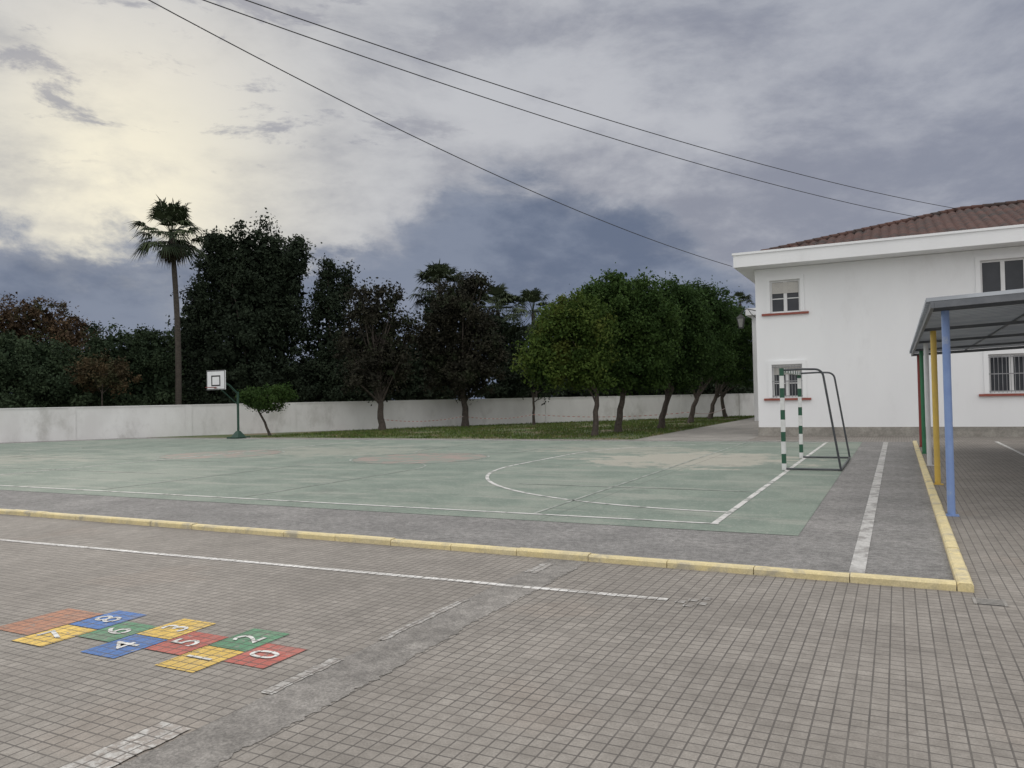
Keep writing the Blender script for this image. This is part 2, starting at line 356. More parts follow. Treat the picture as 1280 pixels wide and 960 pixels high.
tag(mb.build('lawn_kerb',M_path),'low grey edging between court and grass','kerb',None,'structure')
# hopscotch
hop=empty('hopscotch',(-4.5,3.5,0),'colourful numbered hopscotch grid painted on the tile paving','hopscotch')
HC={'r':(.43,.115,.09),'y':(.66,.45,.1),'g':(.095,.25,.14),'b':(.06,.155,.4),'o':(.38,.18,.11)}
HM={k:paver('hopscotch_paint_'+n,PB,HC[k],(.54,.68),.35) for k,n in (('r','red'),('y','yellow'),('g','green'),('b','blue'),('o','orange'))}
M_num=paver('white_number_paint',PB,(.66,.66,.64),(.58,.72),.2)
def digit(ch, cx, cy, size, parent):
    cu=bpy.data.curves.new('t','FONT'); cu.body=ch; cu.size=size; cu.align_x='CENTER'; cu.align_y='CENTER'; cu.offset=.001
    ob=bpy.data.objects.new('t',cu); COL.objects.link(ob); bpy.context.view_layer.update()
    me=bpy.data.meshes.new_from_object(ob); bpy.data.objects.remove(ob); off=wloc(parent)
    for v in me.vertices:
        x,y=v.co.x,v.co.y; v.co=(cx-y-off.x,cy+x-off.y,.008-off.z)
    me.materials.clear(); me.materials.append(M_num); me.name='number'
    o=bpy.data.objects.new('number',me); COL.objects.link(o); o.parent=parent
for (cx,cy,sx,sy,k,ch,lb) in [(-3.45,3.56,.35,.4,'r','0','red'),(-3.8,3.34,.34,.42,'y','1','yellow'),(-3.8,3.77,.34,.42,'g','2','green'),(-4.15,3.54,.34,.42,'r','5','red'),
    (-4.5,3.32,.34,.42,'b','4','blue'),(-4.5,3.75,.34,.42,'y','3','yellow'),(-4.85,3.53,.34,.4,'g','6','green'),(-5.2,3.28,.34,.42,'y','7','yellow'),(-5.2,3.71,.34,.42,'b','8','blue'),(-5.6,3.5,.44,.6,'o','','orange')]:
    cx=-4.5+(cx+4.5)*.95-.02; cy=3.53+(cy-3.53)*.94+.02; sx*=.95; sy*=.94
    c=MB().poly([(cx-sx/2,cy-sy/2),(cx+sx/2,cy-sy/2),(cx+sx/2,cy+sy/2),(cx-sx/2,cy+sy/2)],.004).build('cell',HM[k],hop)
    c['label']=(lb+' hopscotch cell with number '+ch) if ch else 'plain orange end cell of the hopscotch'
    if ch: digit(ch,cx,cy,.29,c)
# drain grate
dg=G(1237,753)
t=empty('drain_grate',(dg.x,dg.y,0),'small square metal drain grate beside the kerb corner','drain grate')
MB().box(dg.x-.085,dg.x+.085,dg.y-.085,dg.y+.085,.001,.004).build('pit',M_steel,t)
mb=MB()
for i in range(5): mb.box(dg.x-.085,dg.x+.085,dg.y-.083+i*.036,dg.y-.063+i*.036,.0045,.007)
for s in(-1,1): mb.box(dg.x+s*.095-.01,dg.x+s*.095+.01,dg.y-.1,dg.y+.1,.001,.008)
mb.build('grille',M_path,t)
# ------------------------------------------------------------------ boundary wall
bw=empty('boundary_wall',(W0.x,W0.y,0),'long low white rendered boundary wall behind court and trees','wall')
mb=MB(); mb.prism([wp(-22,0),wp(WL+14,0),wp(WL+14,-.22),wp(-22,-.22)],-.01,1.56); mb.build('wall_body',M_wall,bw)
mb=MB(); mb.prism([wp(-22,.03),wp(WL+14,.03),wp(WL+14,-.25),wp(-22,-.25)],1.56,1.61); mb.build('coping',M_wall,bw)
for s in np.arange(-18,WL+12,5.2): MB().prism([wp(s,.035),wp(s+.3,.035),wp(s+.3,.002),wp(s,.002)],-.01,1.55).build('pilaster',M_wall,bw)
# ------------------------------------------------------------------ school building
bd=empty('school_building',(-4.6,29.5,0),'two storey white school building with red tiled hip roof','building')
X0,X1,Y0,Y1=-4.6,26.0,29.5,42.6
holes=[(-4.08,-3.04,4.5,5.69),(-4.08,-3.04,1.39,2.61),(2.55,4.45,4.55,5.78),(2.7,4.6,1.41,2.69)]
xs=sorted({X0,X1,*[h[0] for h in holes],*[h[1] for h in holes]}); zs=sorted({0.0,6.15,*[h[2] for h in holes],*[h[3] for h in holes]})
mb=MB()
for i in range(len(xs)-1):
    for j in range(len(zs)-1):
        cx=(xs[i]+xs[i+1])/2; cz=(zs[j]+zs[j+1])/2
        if any(h[0]<cx<h[1] and h[2]<cz<h[3] for h in holes): continue
        mb.add([(xs[i],Y0,zs[j]),(xs[i+1],Y0,zs[j]),(xs[i+1],Y0,zs[j+1]),(xs[i],Y0,zs[j+1])],[(0,1,2,3)])
D=.2
for a,b,c,d in holes:
    mb.add([(a,Y0,c),(a,Y0,d),(a,Y0+D,d),(a,Y0+D,c)],[(0,1,2,3)]); mb.add([(b,Y0,c),(b,Y0+D,c),(b,Y0+D,d),(b,Y0,d)],[(0,1,2,3)])
    mb.add([(a,Y0,d),(b,Y0,d),(b,Y0+D,d),(a,Y0+D,d)],[(0,1,2,3)]); mb.add([(a,Y0,c),(a,Y0+D,c),(b,Y0+D,c),(b,Y0,c)],[(0,1,2,3)])
mb.add([(X0,Y0,0),(X0,Y1,0),(X1,Y1,0),(X1,Y0,0),(X0,Y0,6.15),(X0,Y1,6.15),(X1,Y1,6.15),(X1,Y0,6.15)],[(1,0,4,5),(2,1,5,6),(3,2,6,7),(4,7,6,5)])
mb.build('wall',M_facade,bd)
MB().prism([(X0-.02,Y0-.03),(X1+.02,Y0-.03),(X1+.02,Y1),(X0-.02,Y1)],-.01,.33).build('plinth',M_plinth,bd)
mb=MB(); mb.box(-5.2,26.6,28.6,43.5,6.16,6.6); mb.box(-5.24,26.64,28.56,43.54,6.6,6.68); mb.build('eaves',M_facade,bd)
# hip roof with rolled tiles
EX0,EX1,EY0,EY1=-4.3,26.0,29.3,42.9; K=(EY1-EY0)/2; SL=.315; ZB=6.685
def slope_mesh(orig, along, inward, Ln):
    mb=MB(); du=.06; nu=int(Ln/du); nv=30
    vs=[]
    for i in range(nu+1):
        uu=Ln*i/nu; lim=min(K,uu,Ln-uu)
        for j in range(nv+1):
            v=lim*j/nv; ph=(v/ .4)%1.0
            zz=ZB+v*SL+.075*abs(math.sin(PI*uu/.3))+.03*(1-ph)
            p=orig+along*uu+inward*v; vs.append((p.x,p.y,zz))
    n1=nv+1
    mb.add(vs,[(i*n1+j,(i+1)*n1+j,(i+1)*n1+j+1,i*n1+j+1) for i in range(nu) for j in range(nv)])
    return mb
rf=slope_mesh(Vector((EX0,EY0,0)),Vector((1,0,0)),Vector((0,1,0)),EX1-EX0)
s2=slope_mesh(Vector((EX0,EY1,0)),Vector((0,-1,0)),Vector((1,0,0)),EY1-EY0); rf.add(s2.v,s2.f)
zr=ZB+K*SL+.02
rf.add([(EX0,EY1,ZB),(EX1,EY1,ZB),(EX1-K,EY0+K,zr),(EX0+K,EY0+K,zr)],[(0,3,2,1)]); rf.add([(EX1,EY0,ZB),(EX1,EY1,ZB),(EX1-K,EY0+K,zr)],[(0,1,2)])
roof=rf.build('roof',M_rooftile,bd)
mb=MB()
def caps(a,b):
    a=Vector(a); b=Vector(b); n=int((b-a).length/.38)
    for i in range(n): mb.tube([a+(b-a)*(i/n),a+(b-a)*((i+1.08)/n)],[.125,.1],8)
caps((EX0,EY0,ZB+.04),(EX0+K,EY0+K,zr+.04)); caps((EX0+K,EY0+K,zr+.04),(EX1-K,EY0+K,zr+.04)); caps((EX0,EY1,ZB+.04),(EX0+K,EY0+K,zr+.04))
mb.build('ridge_tiles',M_rooftile,roof)
mb=MB(); mb.box(-7.4,-4.62,46,52,0,6.1); mb.box(-7.7,-4.4,45.7,52.3,6.1,6.5); mb.build('rear_wing',M_facade,bd)
def window(a,b,c,d,n,shut,grille,transom=True):
    y=Y0+.12; mb=MB(); fw=.06
    mb.box(a,a+fw,y-.03,y+.05,c,d); mb.box(b-fw,b,y-.03,y+.05,c,d); mb.box(a+fw,b-fw,y-.03,y+.05,c,c+fw); mb.box(a+fw,b-fw,y-.03,y+.05,d-fw,d)
    for i in range(1,n):
        x=a+(b-a)*i/n; mb.box(x-.06,x+.06,y-.028,y+.048,c+fw,d-fw)
    if transom:
        for i in range(n):
            x0=a+(b-a)*i/n+.065; x1=a+(b-a)*(i+1)/n-.065
            zt=c+(d-c)*.44; mb.box(x0,x1,y-.015,y+.03,zt-.018,zt+.018)
    w=mb.build('window',M_framewhite,bd)
    MB().box(a+.02,b-.02,y+.005,y+.02,c+.02,d-.02).build('pane',M_glass,w)
    if shut:
        zz=d-(d-c)*shut; sh=MB(); k=int((d-.05-zz)/.045)
        for i in range(k): sh.box(a+fw+.004,b-fw-.004,y-.045,y-.032+.004*(i%2),zz+i*.045,zz+i*.045+.041)
        sh.build('shutter',M_shutter,w)
    MB().box(a-.3,b+.28,Y0-.08,Y0-.003,c-.085,c-.01).build('sill',M_sill,w)
    if grille:
        g=MB(); ng=int((b-a)/.115)
        for i in range(ng+1):
            x=a+.03+(b-a-.06)*i/ng; g.tube([(x,Y0-.03,c+.02),(x,Y0-.03,d-.05)],.009,6)
        for q in (.06,.5,.93): g.bar((a-.02,Y0-.03,c+(d-c)*q),(b+.02,Y0-.03,c+(d-c)*q),.012,.03)
        g.build('grille',M_bars,w)
    s=MB(); t=.14
    s.box(a-t,a-.003,Y0-.045,Y0-.002,c,d+t); s.box(b+.003,b+t,Y0-.045,Y0-.002,c,d+t); s.box(a-.003,b+.003,Y0-.045,Y0-.002,d+.003,d+t)
    s.build('surround',M_facade,w)
    return w
window(*holes[0],2,.4,False); window(*holes[1],2,.3,True); window(*holes[2],3,.0,False,False); window(*holes[3],3,.0,True,False)
# wall lantern on the corner
lp=P(928,404,29.2); lx,ly=lp.x,29.75
lan=empty('wall_lantern',(-4.6,ly,lp.z),'black lantern on a bracket at left corner of the white building','lantern')
mb=MB(); zc=lp.z
mb.tube([(-4.6,ly,zc+.4),(-4.75,ly,zc+.44),((lx-4.75)/2,ly,zc+.5),(lx+.05,ly,zc+.42),(lx,ly,zc+.3)],.016,8); mb.tube([(-4.6,ly,zc+.1),(-4.8,ly,zc+.3),(-4.9,ly,zc+.46)],.012,8)
mb.box(-4.63,-4.602,ly-.05,ly+.05,zc+.05,zc+.5); mb.build('bracket',M_black,lan)
sq=((-1,-1),(1,-1),(1,1),(-1,1))
mb=MB(); mb.add([(lx+.15*sx,ly+.15*sy,zc+.16) for sx,sy in sq]+[(lx+.04*sx,ly+.04*sy,zc+.3) for sx,sy in sq],[(0,1,5,4),(1,2,6,5),(2,3,7,6),(3,0,4,7),(4,5,6,7),(3,2,1,0)])
for sx,sy in sq: mb.bar((lx+.07*sx,ly+.07*sy,zc-.18),(lx+.125*sx,ly+.125*sy,zc+.16),.024,.024)
mb.box(lx-.08,lx+.08,ly-.08,ly+.08,zc-.22,zc-.18); mb.build('lamp_cage',M_black,lan)
mb=MB(); mb.add([(lx+.062*sx,ly+.062*sy,zc-.175) for sx,sy in sq]+[(lx+.112*sx,ly+.112*sy,zc+.155) for sx,sy in sq],[(0,1,5,4),(1,2,6,5),(2,3,7,6),(3,0,4,7)])
mb.build('lamp_glass',M_lampglass,lan)
# ------------------------------------------------------------------ canopy
CX0,CX1,CY0,CY1=.4,4.7,10.35,24.4; PX=.56
def cz(x): return 2.56+(x-CX0)*.035
cn=empty('canopy',(PX,10.9,0),'steel canopy with corrugated roof and colourful posts beside the court','canopy')
mb=MB(); nx=int((CY1-CY0)/.05); vs=[]
for i in range(nx+1):
    y=CY0+(CY1-CY0)*i/nx; dz=(-.03,-.03,-.03,.03,.03)[i%5]
    for x in (CX0-.06,1.8,3.2,CX1+.06): vs.append((x,y,cz(x)+.075+dz))
mb.add(vs,[(i*4+j,i*4+j+1,(i+1)*4+j+1,(i+1)*4+j) for i in range(nx) for j in range(3)])
mb.build('roof_sheet',M_sheet,cn)
mb=MB()
mb.bar((CX0,CY0,cz(CX0)),(CX0,CY1,cz(CX0)),.04,.075); mb.bar((CX1,CY0,cz(CX1)),(CX1,CY1,cz(CX1)),.04,.075)
mb.bar((CX0+.022,CY0+.02,cz(CX0)),(CX1-.022,CY0+.02,cz(CX1)),.04,.073); mb.bar((CX0+.022,CY1-.02,cz(CX0)),(CX1-.022,CY1-.02,cz(CX1)),.04,.073)
mb.build('edge_frame',M_galv,cn)
PY=[10.95,14.5,18.1,21.5,24.1]
for y in PY: MB().bar((CX0+.025,y,cz(CX0)-.005),(CX1-.025,y,cz(CX1)-.005),.04,.05).build('cross_beam',M_galv,cn)
for x in (1.7,3.2): MB().bar((x,CY0+.05,cz(x)+.03),(x,CY1-.05,cz(x)+.03),.03,.025).build('purlin',M_galv,cn)
for y,mt,nm in zip(PY,(M_blue,M_yellow,M_whitep,M_green,M_red),('blue','yellow','white','green','red')):
    for x in (PX,4.4):
        mb=MB(); mb.tube([(x,y,0),(x,y,cz(x)-.031)],.045,16); mb.box(x-.06,x+.08,y-.08,y+.08,.001,.012)
        mb.build('post',mt,cn)['label']=nm+' tubular canopy post'
# ------------------------------------------------------------------ goal
gx,gy0,gy1=-2.07,16.3,19.4; gh=2.06
gl=empty('handball_goal',(gx,(gy0+gy1)/2,.012),'green and white banded goal frame with dark rear tubes, no net','goal')
M_bz=banded('banded_post_paint',2,.44,.1); M_by=banded('banded_crossbar_paint',1,.44,.06)
for y in (gy0,gy1): MB().box(gx-.04,gx+.04,y-.04,y+.04,.014,gh).build('goal_post',M_bz,gl)
MB().box(gx-.04,gx+.04,gy0+.042,gy1-.042,gh-.082,gh-.002).build('crossbar',M_by,gl)
for y in (gy0,gy1):
    path=[(gx+.04,y,gh-.04),(gx+.4,y,gh-.03),(gx+.62,y,gh-.04)]
    for i in range(1,7):
        an=i/6*PI*.46; path.append((gx+.62+.16*math.sin(an),y,gh-.04-.16*(1-math.cos(an))))
    path+=[(gx+1.05,y,.045)]
    MB().tube(path,.021,10).build('rear_tube',M_steel,gl)
    MB().tube([(gx+.04,y,.04),(gx+1.06,y,.04)],.021,10).build('base_tube',M_steel,gl)
MB().tube([(gx+1.05,gy0,.04),(gx+1.05,gy1,.04)],.022,10).build('base_bar',M_steel,gl)
# ------------------------------------------------------------------ basketball hoop
pb=G(298,548); bx,by=pb.x,pb.y
bh=empty('basketball_hoop',(bx,by,0),'green pole basketball hoop with white backboard by the wall','basketball hoop')
mb=MB(); mb.prism([(bx-.33,by-.38),(bx+.33,by-.38),(bx+.33,by+.38),(bx-.33,by+.38)],.01,.08)
mb.add([(bx-.22,by-.24,.08),(bx+.22,by-.24,.08),(bx+.22,by+.24,.08),(bx-.22,by+.24,.08),(bx-.07,by-.07,.34),(bx+.07,by-.07,.34),(bx+.07,by+.07,.34),(bx-.07,by+.07,.34)],[(0,1,5,4),(1,2,6,5),(2,3,7,6),(3,0,4,7)])
mb.build('base',M_polegreen,bh)
ph=2.15; BYb=by-1.25; bc=2.66
MB().tube([(bx,by,.3),(bx,by,ph)],.055,12).build('pole',M_polegreen,bh)
mb=MB(); mb.tube([(bx,by,ph-.1),(bx,by-.5,ph+.3),(bx,BYb+.06,bc+.05)],.042,10); mb.tube([(bx,by,ph-.6),(bx,BYb+.06,bc-.25)],.026,8); mb.build('arm',M_polegreen,bh)
bb=MB().box(bx-.57,bx+.57,BYb-.02,BYb+.02,bc-.42,bc+.44).build('backboard',M_bboard,bh)
mb=MB()
def frame2(mb,x0,x1,z0,z1,w,y):
    mb.box(x0,x1,y-.004,y,z0,z0+w); mb.box(x0,x1,y-.004,y,z1-w,z1); mb.box(x0,x0+w,y-.004,y,z0+w,z1-w); mb.box(x1-w,x1,y-.004,y,z0+w,z1-w)
frame2(mb,bx-.56,bx+.56,bc-.41,bc+.43,.03,BYb-.021); frame2(mb,bx-.28,bx+.28,bc-.26,bc+.22,.06,BYb-.021); mb.build('board_lines',M_black,bb)
mb=MB(); ring=[(bx+.22*math.cos(2*PI*i/24),BYb-.3+.22*math.sin(2*PI*i/24),bc-.32) for i in range(25)]; mb.tube(ring,.014,6,False); mb.bar((bx,BYb-.02,bc-.33),(bx,BYb-.09,bc-.33),.1,.05); mb.build('rim',M_red,bh)
# ------------------------------------------------------------------ cables
def cable(a,b,ext,sag,label):
    t0=ext/(1+ext); a=a+Z*(sag*4*t0*(1-t0)); pts=[]
    A=b+(a-b)*(1+ext)
    for i in range(41):
        t=i/40; p=A+(b-A)*t; pts.append(p-Z*(sag*4*t*(1-t)))
    o=MB().tube(pts,.012,6).build('overhead_cable',M_cable); tag(o,label,'cable','overhead cables crossing the sky')
cable(P(186,0,14),P(915,333,27.9),.5,1.0,'lowest overhead black cable ending at the corner of the eaves')
cable(P(254,0,14),P(1150,272,30.4),.5,.9,'middle overhead black cable ending on the roof hip')
cable(P(307,0,14),P(1197,261,31.0),.5,.9,'topmost overhead black cable ending highest on the tiled roof')
# ------------------------------------------------------------------ trees
def leaves(name, C, size, shade, mat, parent, flat=.0):
    n=len(C); t=RNG.normal(size=(n,3)); t/=np.linalg.norm(t,axis=1)[:,None]
    q=RNG.normal(size=(n,3)); q[:,2]*=(1-flat); b=np.cross(t,q); b/=np.linalg.norm(b,axis=1)[:,None]
    l=(size*RNG.uniform(.6,1.25,n))[:,None]; w=l*.55
    off=np.array(wloc(parent)); V=np.empty((n,4,3)); C=C-off
    V[:,0]=C-t*l*.5; V[:,1]=C+b*w*.5; V[:,2]=C+t*l*.5; V[:,3]=C-b*w*.5
    me=bpy.data.meshes.new(name); me.from_pydata(V.reshape(-1,3).tolist(),[],np.arange(4*n).reshape(-1,4).tolist())
    me.attributes.new('shade','FLOAT','POINT').data.foreach_set('value',np.repeat(shade,4)); me.materials.append(mat)
    o=bpy.data.objects.new(name,me); COL.objects.link(o); o.parent=parent; return o
def tree(name,label,cat,base,lobes,mat,d=None,dens=1.0,leaf=.22,clump=.42,trunk=None,tr=.13,group=None,limbs=14,flat=.3,depthk=.9,bark=None,core=1.0,lpc=1.0,rag=1.0):
    base=Vector(base); base.z=0; dd=d or depth(base); sc=dd/F
    root=empty(name,base,label,cat,group)
    cen=[]; allC=[]; allS=[]; allZ=[]
    for (px,py,rx,ry) in lobes:
        c=P(px,py,dd); R=np.array([rx*sc,min(rx*sc*depthk,3.2),ry*sc])
        vol=R[0]*R[1]*R[2]; nc=max(6,int(14*dens*(vol**.7)/ (clump/.42)**2)+5)
        def tow(loc): return np.array(c)+np.outer(loc[:,0],np.array(rh))+np.outer(loc[:,1],np.array(fh))+np.outer(loc[:,2],np.array((0,0,1)))
        if core>0:
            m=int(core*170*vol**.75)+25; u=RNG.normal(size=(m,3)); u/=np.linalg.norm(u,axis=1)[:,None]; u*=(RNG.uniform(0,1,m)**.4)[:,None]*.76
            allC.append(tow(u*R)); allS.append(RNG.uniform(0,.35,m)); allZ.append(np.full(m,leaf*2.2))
        for k in range(nc):
            u=RNG.normal(size=3); u/=np.linalg.norm(u); r=RNG.uniform(.35,1)**.45
            r*=RNG.uniform(.8,1.0+.16*rag); small=1.0
            if RNG.uniform()<.16*rag: r*=RNG.uniform(1.05,1.22); small=.6
            w=tow((u*R*r)[None,:])[0]
            if w[2]<.25: continue
            cen.append(w); nl=int(RNG.uniform(60,120)*min(1.0,dens+.25)*lpc*small); cr=clump*RNG.uniform(.6,1.25)*small
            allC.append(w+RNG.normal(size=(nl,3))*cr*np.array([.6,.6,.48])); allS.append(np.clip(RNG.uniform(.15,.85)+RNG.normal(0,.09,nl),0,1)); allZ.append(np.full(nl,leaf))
    C=np.concatenate(allC); Sh=np.concatenate(allS); Sz=np.concatenate(allZ)
    # keep foliage out of the boundary wall
    if ((base.x-W0.x)*WN.x+(base.y-W0.y)*WN.y)<0:
        sd=(C[:,0]-W0.x)*WN.x+(C[:,1]-W0.y)*WN.y; k=sd>-.6; C[k,0]-=WN.x*(sd[k]+.6); C[k,1]-=WN.y*(sd[k]+.6)
    C[:,2]=np.maximum(C[:,2],.15)
    mb=MB()
    cm=np.mean(np.array(cen),axis=0); zlow=min(c[2] for c in cen)
    if trunk: pts=[base]+[P(x,y,dd) for x,y in trunk]
    else: pts=[base,base+Vector((random.uniform(-.1,.1),random.uniform(-.1,.1),max(.8,zlow*.7)))]
    topc=Vector(cm); 
    path=pts+[pts[-1]+(topc-pts[-1])*.5+Vector((random.uniform(-.15,.15),random.uniform(-.15,.15),0)),topc]
    fine=[]
    for i in range(len(path)-1):
        for j in range(3): fine.append(path[i].lerp(path[i+1],j/3))
    fine.append(path[-1]); nf=len(fine)
    for i in range(1,nf-1): fine[i]=fine[i]+Vector((random.uniform(-1,1),random.uniform(-1,1),0))*tr*.22
    mb.tube(fine,[tr*(1.25 if i==0 else 1-.75*i/(nf-1)) for i in range(nf)],9)
    order=list(range(len(cen))); random.shuffle(order)
    st=len(fine)//2-1
    for i in order[:limbs]:
        e=Vector(cen[i]); a0=fine[random.randint(max(1,st-1),nf-1)]
        if e.z<a0.z-.6: a0=fine[max(1,st-1)]
        m1=a0.lerp(e,.5)+Vector((random.uniform(-.2,.2),random.uniform(-.2,.2),random.uniform(-.05,.25)))
        r0=tr*.38; mb.tube([a0,a0.lerp(m1,.5)+Vector((0,0,.05)),m1,e],[r0,r0*.75,r0*.5,r0*.15],6)
    mb.build('trunk',bark or M_bark,root)
    leaves('crown',C,Sz,Sh,mat,root,flat); return root
def gd(px,d): p=P(px,500,d); return (p.x,p.y,0)
# row of round trees beside the path
row=[((743,545),[(700,428,42,42),(738,415,36,40),(684,457,34,28),(735,460,38,26),(712,396,36,26),(678,440,24,24)],[(745,515),(746,490)],L_yel,.13,'yellowish green tree nearest the court, leftmost of the round trees'),
 ((773,541),[(778,383,46,42),(762,425,42,50),(808,412,42,58),(785,460,48,28),(748,374,28,24),(815,462,30,24)],[(775,512),(780,485)],L_mid,.16,'tall rounded green tree second in the row of round trees'),
 ((826,536),[(840,393,42,36),(828,435,40,44),(860,438,38,44),(846,372,30,20),(845,465,34,22)],[(829,515),(840,486)],L_rowdark,.17,'dark green round tree with a thick trunk leaning right, third in the row'),
 ((863,529),[(886,396,36,36),(880,440,39,40),(872,378,28,24)],[(867,508),(876,485)],L_rowdark,.16,'dark green tree fourth in the row, beside the path'),
 ((887,524),[(912,413,32,40),(902,450,34,32)],[(891,506),(899,484)],L_rowdark,.16,'dark tree fifth in the row, leaning right towards the building'),
 ((907,522),[(930,430,22,42),(925,460,22,26)],[(903,505),(901,487)],L_rowdark,.15,'dark tree last in the row, touching the corner of the white building')]
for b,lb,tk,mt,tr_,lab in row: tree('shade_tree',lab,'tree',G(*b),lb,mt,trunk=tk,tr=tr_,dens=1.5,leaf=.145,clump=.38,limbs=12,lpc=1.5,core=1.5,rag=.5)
# trees standing before the wall
tree('bare_tree','sparse dark brown tree with thin trunk left of centre before the white wall','tree',gd(477,41.5),[(468,382,32,32),(448,425,26,42),(488,430,27,50),(470,465,42,28)],L_brown,trunk=[(476,515),(474,490)],tr=.2,dens=.9,leaf=.18,clump=.45,limbs=44,core=.6,lpc=1.3,rag=1.2)
tree('leafy_tree','dark brown green tree with forked trunk at picture centre before the wall','tree',gd(581,44.6),[(572,392,40,42),(548,432,32,42),(602,440,32,46),(580,466,48,26),(590,360,18,18)],L_brown,trunk=[(581,510),(579,492)],tr=.22,dens=1.1,leaf=.18,clump=.45,limbs=30,core=1.0,lpc=1.3,rag=1.2)
tree('slim_tree','slim tree with a thin straight trunk right of the forked brown tree','tree',gd(667,45.5),[(668,440,26,40),(655,470,22,22),(680,470,20,24)],L_dark,trunk=[(667,510),(667,490)],tr=.09,dens=.9,leaf=.18,clump=.45,limbs=10)
tree('young_tree','small bushy young tree with bent trunk right of the basketball pole','tree',gd(337,37.5),[(335,492,28,9),(314,496,14,9),(352,493,14,9),(328,506,22,6)],L_mid,trunk=[(331,528),(322,512)],tr=.07,dens=1.3,leaf=.12,clump=.22,limbs=16,core=.25,rag=1.5)
# beyond the wall
tree('autumn_tree','rusty brown autumn tree at far left beyond the wall','tree',gd(45,52),[(40,402,46,26),(95,420,34,22),(0,420,36,32),(50,455,75,40)],L_rust,d=52,dens=.9,leaf=.19,clump=.45,limbs=50,tr=.22,core=.6,rag=1.4,lpc=1.1)
tree('bushy_tree','dense grey green bushy tree left of the palm trunk beyond the wall','tree',gd(150,45),[(150,450,54,46),(188,446,32,44),(125,485,60,30),(190,485,42,30),(160,502,70,16)],L_olive,d=45,dens=1.0,leaf=.18,clump=.45,limbs=8,lpc=1.3,core=1.3,rag=.7)
tree('bushy_tree','low grey green bushy tree at the left picture edge beyond the wall','tree',gd(30,43),[(30,460,72,42),(75,478,62,34),(-35,460,60,50),(40,503,90,16)],L_olive,d=43,dens=1.0,leaf=.18,clump=.45,limbs=8,lpc=1.3,core=1.3,rag=.7)
tree('copper_tree','small copper leaved tree between the two grey green bushy trees','tree',gd(128,41.8),[(125,462,34,16),(150,474,22,12),(105,476,22,12)],L_copper,d=41.8,dens=.8,leaf=.16,clump=.42,limbs=6,tr=.05,core=.3,rag=1.5)
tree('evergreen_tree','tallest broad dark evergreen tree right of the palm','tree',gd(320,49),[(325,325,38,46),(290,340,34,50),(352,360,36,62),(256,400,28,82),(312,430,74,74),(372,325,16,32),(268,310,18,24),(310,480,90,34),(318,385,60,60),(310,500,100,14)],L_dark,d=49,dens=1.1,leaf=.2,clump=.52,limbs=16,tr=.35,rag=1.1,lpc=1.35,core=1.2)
tree('conifer_tree','narrow pointed dark conifer right of the broad evergreen','tree',gd(412,50),[(412,342,10,24),(414,372,24,32),(410,425,34,60),(434,352,9,20),(425,470,48,38),(430,496,60,16)],L_dark,d=50,dens=1.0,leaf=.19,clump=.45,limbs=10,tr=.25,rag=1.2,lpc=1.3)
tree('dark_tree','low dark tree behind the wall between the two brown trees','tree',gd(530,54),[(525,455,32,44),(545,400,22,30),(500,472,36,30),(560,470,34,32),(530,494,56,14)],L_dark,d=54,dens=.8,leaf=.24,clump=.55,limbs=10)
tree('dark_tree','dark tree behind the wall right of the forked brown tree','tree',gd(635,55),[(635,445,34,44),(620,415,24,26),(650,472,40,30),(640,490,56,14)],L_dark,d=55,dens=.8,leaf=.24,clump=.55,limbs=10)
tree('dark_tree','low dark tree behind the wall at the foot of the palm trunk','tree',gd(225,53),[(225,462,38,48),(242,425,28,54),(250,485,50,26),(215,500,50,14)],L_dark,d=53,dens=.8,leaf=.24,clump=.55,limbs=8)
tree('dark_tree','low dark tree behind the wall left of the sparse dark brown tree','tree',gd(430,57),[(455,470,50,40),(470,440,30,40),(390,478,50,34),(440,496,60,14)],L_dark,d=57,dens=.8,leaf=.24,clump=.55,limbs=8)
tree('dark_tree','dark tree behind the wall seen under the round trees','tree',gd(790,62),[(760,465,66,30),(850,465,66,30),(710,474,48,26),(740,488,70,13),(830,487,70,13),(905,485,50,14)],L_dark,d=62,dens=.9,leaf=.26,clump=.55,limbs=8,core=1.6)
